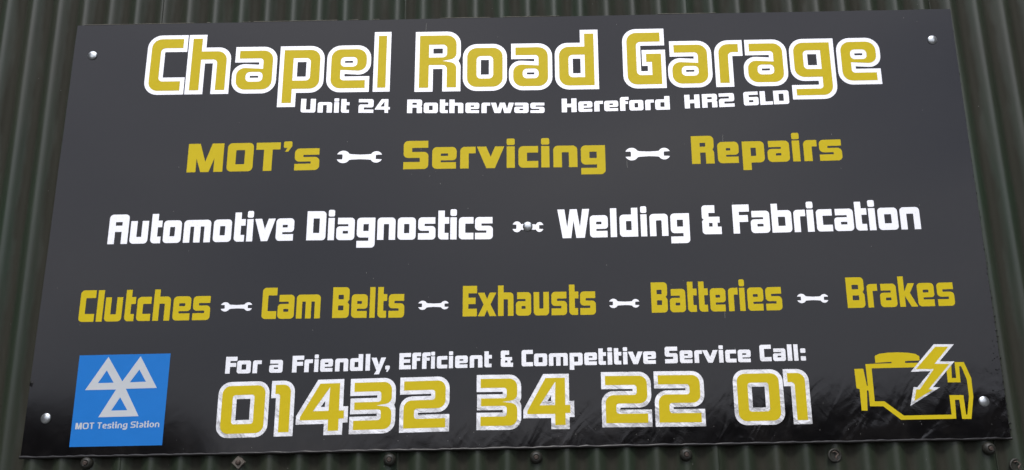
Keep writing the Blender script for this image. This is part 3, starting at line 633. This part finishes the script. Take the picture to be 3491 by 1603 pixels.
for row, text, letters in WORDS:
    S = STYLES[row]
    for k, (ch, u0, u1, v0, v1, cap) in enumerate(letters):
        w = (u1 - u0) / cap
        def place(a, b_, h, u0=u0, v0=v0, w=w, cap=cap, v1=v1):
            return loc(u0 + a * cap, v0 + (v1 - v0) * a / w + b_ * cap, h)
        groups = [[fillet(c) for c in g_] for g_ in glyph(ch, w, S)]
        outlined = row in ('title', 'number')
        top = 0.0007 if outlined else 0.00035
        o = slab(groups, place, 0.0003 if outlined else 0.00004, top, 'letter' if not ch.isdigit() else 'digit', ROWMAT[row], sign)
        if outlined:
            d = .075 if row == 'title' else .085
            S2 = dict(S); S2['wedge'] = 0
            og = [[fillet(offset(c, d, j > 0)) for j, c in enumerate(g_)] for g_ in glyph(ch, w, S2)]
            # a counter too small to survive the white border closes up
            og = [[c for j, c in enumerate(g_) if j == 0 or abs(area(c)) > .002] for g_ in og]
            slab(og, place, 0.00004, 0.00030 + 0.00010 * (k % 2), 'letter_border', M_WHITE, o)

# ------------------------------------------------------------------ spanners
def spanner(u0, v0, u1, v1, ht):
    L = math.hypot(u1 - u0, v1 - v0); ax = ((u1 - u0) / L, (v1 - v0) / L)
    def head(cx, hr, vr, sx, jh, hh, sgn):
        """arc of the head from the handle side round to the jaw, upper half; mirrored for the lower"""
        pts = []
        a0 = math.asin(min(.99, hh / vr)); 
        aj = math.pi - math.asin(min(.99, jh / vr))
        for i in range(13):
            a = a0 + (aj - .05 - a0) * i / 12
            pts.append((cx - sgn * -1 * 0 + (-sgn) * hr * -math.cos(a) * -1, vr * math.sin(a)))
        return pts
    H2 = ht / 2
    pts = []
    lc, lr = .150 * L, .150 * L; rc, rr = .866 * L, .134 * L
    thick = 1.0 if L > .075 and ht / L < .33 else 1.25; hh = .43 * H2 * thick; hm = .36 * H2 * thick
    # upper side, left to right
    aj = math.asin(.42); a1 = math.pi - math.asin(.50)
    up_ = []
    for i in range(13):
        a = aj + (a1 - aj) * i / 12; up_.append((lc - lr * math.cos(a), H2 * math.sin(a)))
    up_.append((.33 * L, hh)); up_.append((.52 * L, hm)); up_.append((.68 * L, hh * .95))
    for i in range(13):
        a = a1 + (aj - a1) * i / 12; up_.append((rc + rr * math.cos(a), H2 * .92 * math.sin(a)))
    jl, jr = .40 * H2, .34 * H2
    pts = [(.128 * L, jl)] + up_ + [(.862 * L, jr), (.855 * L, jr * .9), (.855 * L, -jr * .9), (.862 * L, -jr)] + [(x_, -y_) for x_, y_ in reversed(up_)] + [(.128 * L, -jl), (.134 * L, -jl * .5), (.134 * L, jl * .5)]
    def place(a, b_, h): return loc(u0 + ax[0] * a - ax[1] * b_, v0 + ax[1] * a + ax[0] * b_, h)
    return slab([[pts[::-1]]], place, 0.00004, 0.00036, 'spanner_symbol', M_WHITE, sign)
for sp_ in SPANNERS: spanner(*sp_)

# ------------------------------------------------------------------ blue testing-station badge
def poly(name, pts, holes, h0, h1, mat, parent):
    return slab([[pts] + holes], lambda a, b_, h: loc(a, b_, h), h0, h1, name, mat, parent)
badge = poly('testing_badge', BADGE, [], 0.00004, 0.0003, M_BLUE, sign)
badge['label'] = 'blue square badge with three pale triangles'
poly('triangle_emblem', TRI, TRIH, 0.0003, 0.0005, M_GREYV, badge)
def badge_text():
    (ua, va), (ub, vb), (uc, vc) = BTEXT
    adv = dict(M=.833, O=.778, T=.611, e=.556, s=.556, t=.333, i=.278, n=.611, g=.611, S=.667, a=.556, o=.611)
    text = 'MOT Testing Station'
    total = sum(adv.get(c, .278) for c in text) - .12
    hgt = (vc - va); L = ub - ua; k_ = hgt / .716 * 1.0
    S = dict(s=.205, T=.165, t=.15, x=.735, R=.30, ri=.13, t3=.14, tm=.13, ga=.55, Tm=.17, gg=.10)
    x = -.06
    for c in text:
        if c == ' ': x += .278; continue
        a0 = ua + L * (x + .05) / total; a1 = ua + L * (x + adv[c] - .05) / total; x += adv[c]
        w = (a1 - a0) / hgt
        St = dict(S); St['R'] = min(.32, w * .46)
        if c in 'ti': St['R'] = .1
        g_ = [[fillet(q) for q in gr_] for gr_ in glyph(c, w, St)]
        vv = va + (vb - va) * (a0 - ua) / L
        slab(g_, lambda p, q, h, a0=a0, vv=vv: loc(a0 + p * hgt, vv + q * hgt, h), 0.0003, 0.0005, 'badge_letter', M_GREYV, badge)
badge_text()

# ------------------------------------------------------------------ engine symbol with lightning bolt
eng = poly('engine_symbol', EO, [EI], 0.00004, 0.00035, M_GOLD, sign)
bb = poly('bolt_border', BO, [], 0.00005, 0.0006, M_WHITE, eng)
poly('lightning_bolt', BI, [], 0.0006, 0.0009, M_GOLD, eng)

# ------------------------------------------------------------------ domed fixing screws
for k, (u, v) in enumerate(SCREWS):
    prof = [(0.0130, 0.0), (0.0131, 0.0010), (0.0126, 0.0020), (0.0112, 0.0031), (0.0090, 0.0041), (0.0062, 0.0049), (0.003, 0.0053), (0.0008, 0.0054)]
    vv, ff = lathe(prof, 28)
    o = mesh_obj('screw', vv, ff, M_CHROME, sign, True)
    x, y, z = loc(u, v, 0.0003); o.location = (x, y, z)
    o.rotation_euler = (R(random.uniform(-3, 3)), R(random.uniform(0, 360)), R(random.uniform(-3, 3)))

# ------------------------------------------------------------------ scratches and specks on the glossy face
sv, sf = [], []
rs = random.Random(12)
def mark(u, v, w, h, tilt=0.0):
    b0 = len(sv); ct, st = math.cos(tilt), math.sin(tilt)
    for a, b_ in ((-w, -h * .8), (0, -h), (w, -h * .7), (w * .7, h * .8), (0, h), (-w * .8, h * .7)):
        sv.append(loc(u + a * ct - b_ * st, v + a * st + b_ * ct, 0.00012 if h < .02 else 0.0002))
    sf.append(tuple(range(b0, b0 + 6)))
for u, v, h in ((0.535, -.262, .014), (0.30, .148, .012), (0.575, .03, .006), (-.245, .565, .012), (0.372, .535, .009), (0.56, .215, .012), (0.555, -.36, .010)):
    mark(u, v, .0006, h, rs.uniform(-.08, .08))
for k in range(70):
    mark(rs.uniform(-1.2, 1.2), rs.uniform(-.58, .58), rs.uniform(.0003, .0007), rs.uniform(.0006, .0022), rs.uniform(-.5, .5))
for k in range(30):
    mark(rs.uniform(-1.0, 1.2), rs.uniform(-.58, -.54), rs.uniform(.0004, .0010), rs.uniform(.0004, .0011), rs.uniform(-1.5, 1.5))
tag(mesh_obj('scratch_marks', sv, sf, M_MARK, sign), kind='stuff')

# ------------------------------------------------------------------ the yard the gloss mirrors: ground and the low workshop across it
n = NT('yard_asphalt', Roughness=0.85)
n.set('Base Color', n.mix(n.noise(3, 8, 0.7), (0.035, 0.035, 0.034), (0.07, 0.068, 0.063)))
g = 900
gr = mesh_obj('ground', [(-g, -g, GROUND), (g, -g, GROUND), (g, g, GROUND), (-g, g, GROUND)], [(0, 1, 2, 3)], n.m)
tag(gr, kind='structure')
n = NT('workshop_cladding', Roughness=0.7)
n.set('Base Color', n.mix(n.noise(1.2, 5, 0.6, (1, 1, .1)), (0.012, 0.012, 0.012), (0.03, 0.027, 0.024)))
M_FAR = n.m
def block(name, xs, y0, y1, label):
    """workshop with a roof line through the points (x, height)"""
    vs_, fs = [], []
    for y in (y0, y1):
        for x, h in xs: vs_.append((x, y, GROUND)); vs_.append((x, y, h))
    n_ = len(xs) * 2
    for i in range(len(xs) - 1):
        a = 2 * i
        fs += [(a, a + 2, a + 3, a + 1), (n_ + a, n_ + a + 1, n_ + a + 3, n_ + a + 2), (a + 1, a + 3, n_ + a + 3, n_ + a + 1)]
    fs += [(0, 1, n_ + 1, n_), (n_ - 2, 2 * n_ - 2, 2 * n_ - 1, n_ - 1)]
    o = mesh_obj(name, vs_, fs, M_FAR); tag(o, label, 'building'); return o
block('workshop_building', [(-5.2, 0.75), (-3, 1.0), (3, 1.55), (9, 2.2), (15, 2.4), (30, 2.2)], -30, -44, 'low dark workshop across the yard to the right')
block('storage_shed', [(-34, 2.6), (-19, 2.55), (-13.8, 2.25)], -30, -40, 'dark shed across the yard to the left')

def shade_block(x0, x1, y0, y1, h, label):  # unseen blocks added at both sides so the wall ribs reflect dark
    vs_ = [(x0, y0, GROUND), (x1, y0, GROUND), (x1, y1, GROUND), (x0, y1, GROUND), (x0, y0, h), (x1, y0, h), (x1, y1, h), (x0, y1, h)]
    fs = [(0, 1, 5, 4), (1, 2, 6, 5), (2, 3, 7, 6), (3, 0, 4, 7), (4, 5, 6, 7)]
    return tag(mesh_obj('rib_shade_block', vs_, fs, M_FAR), label, 'building')
shade_block(8, 22, -0.6, -12.3, 12.0, 'unseen tall block on the right, added to darken the wall ribs')
shade_block(-24, -9.5, -0.6, -14, 11.0, 'unseen tall block on the left, added to darken the wall ribs')
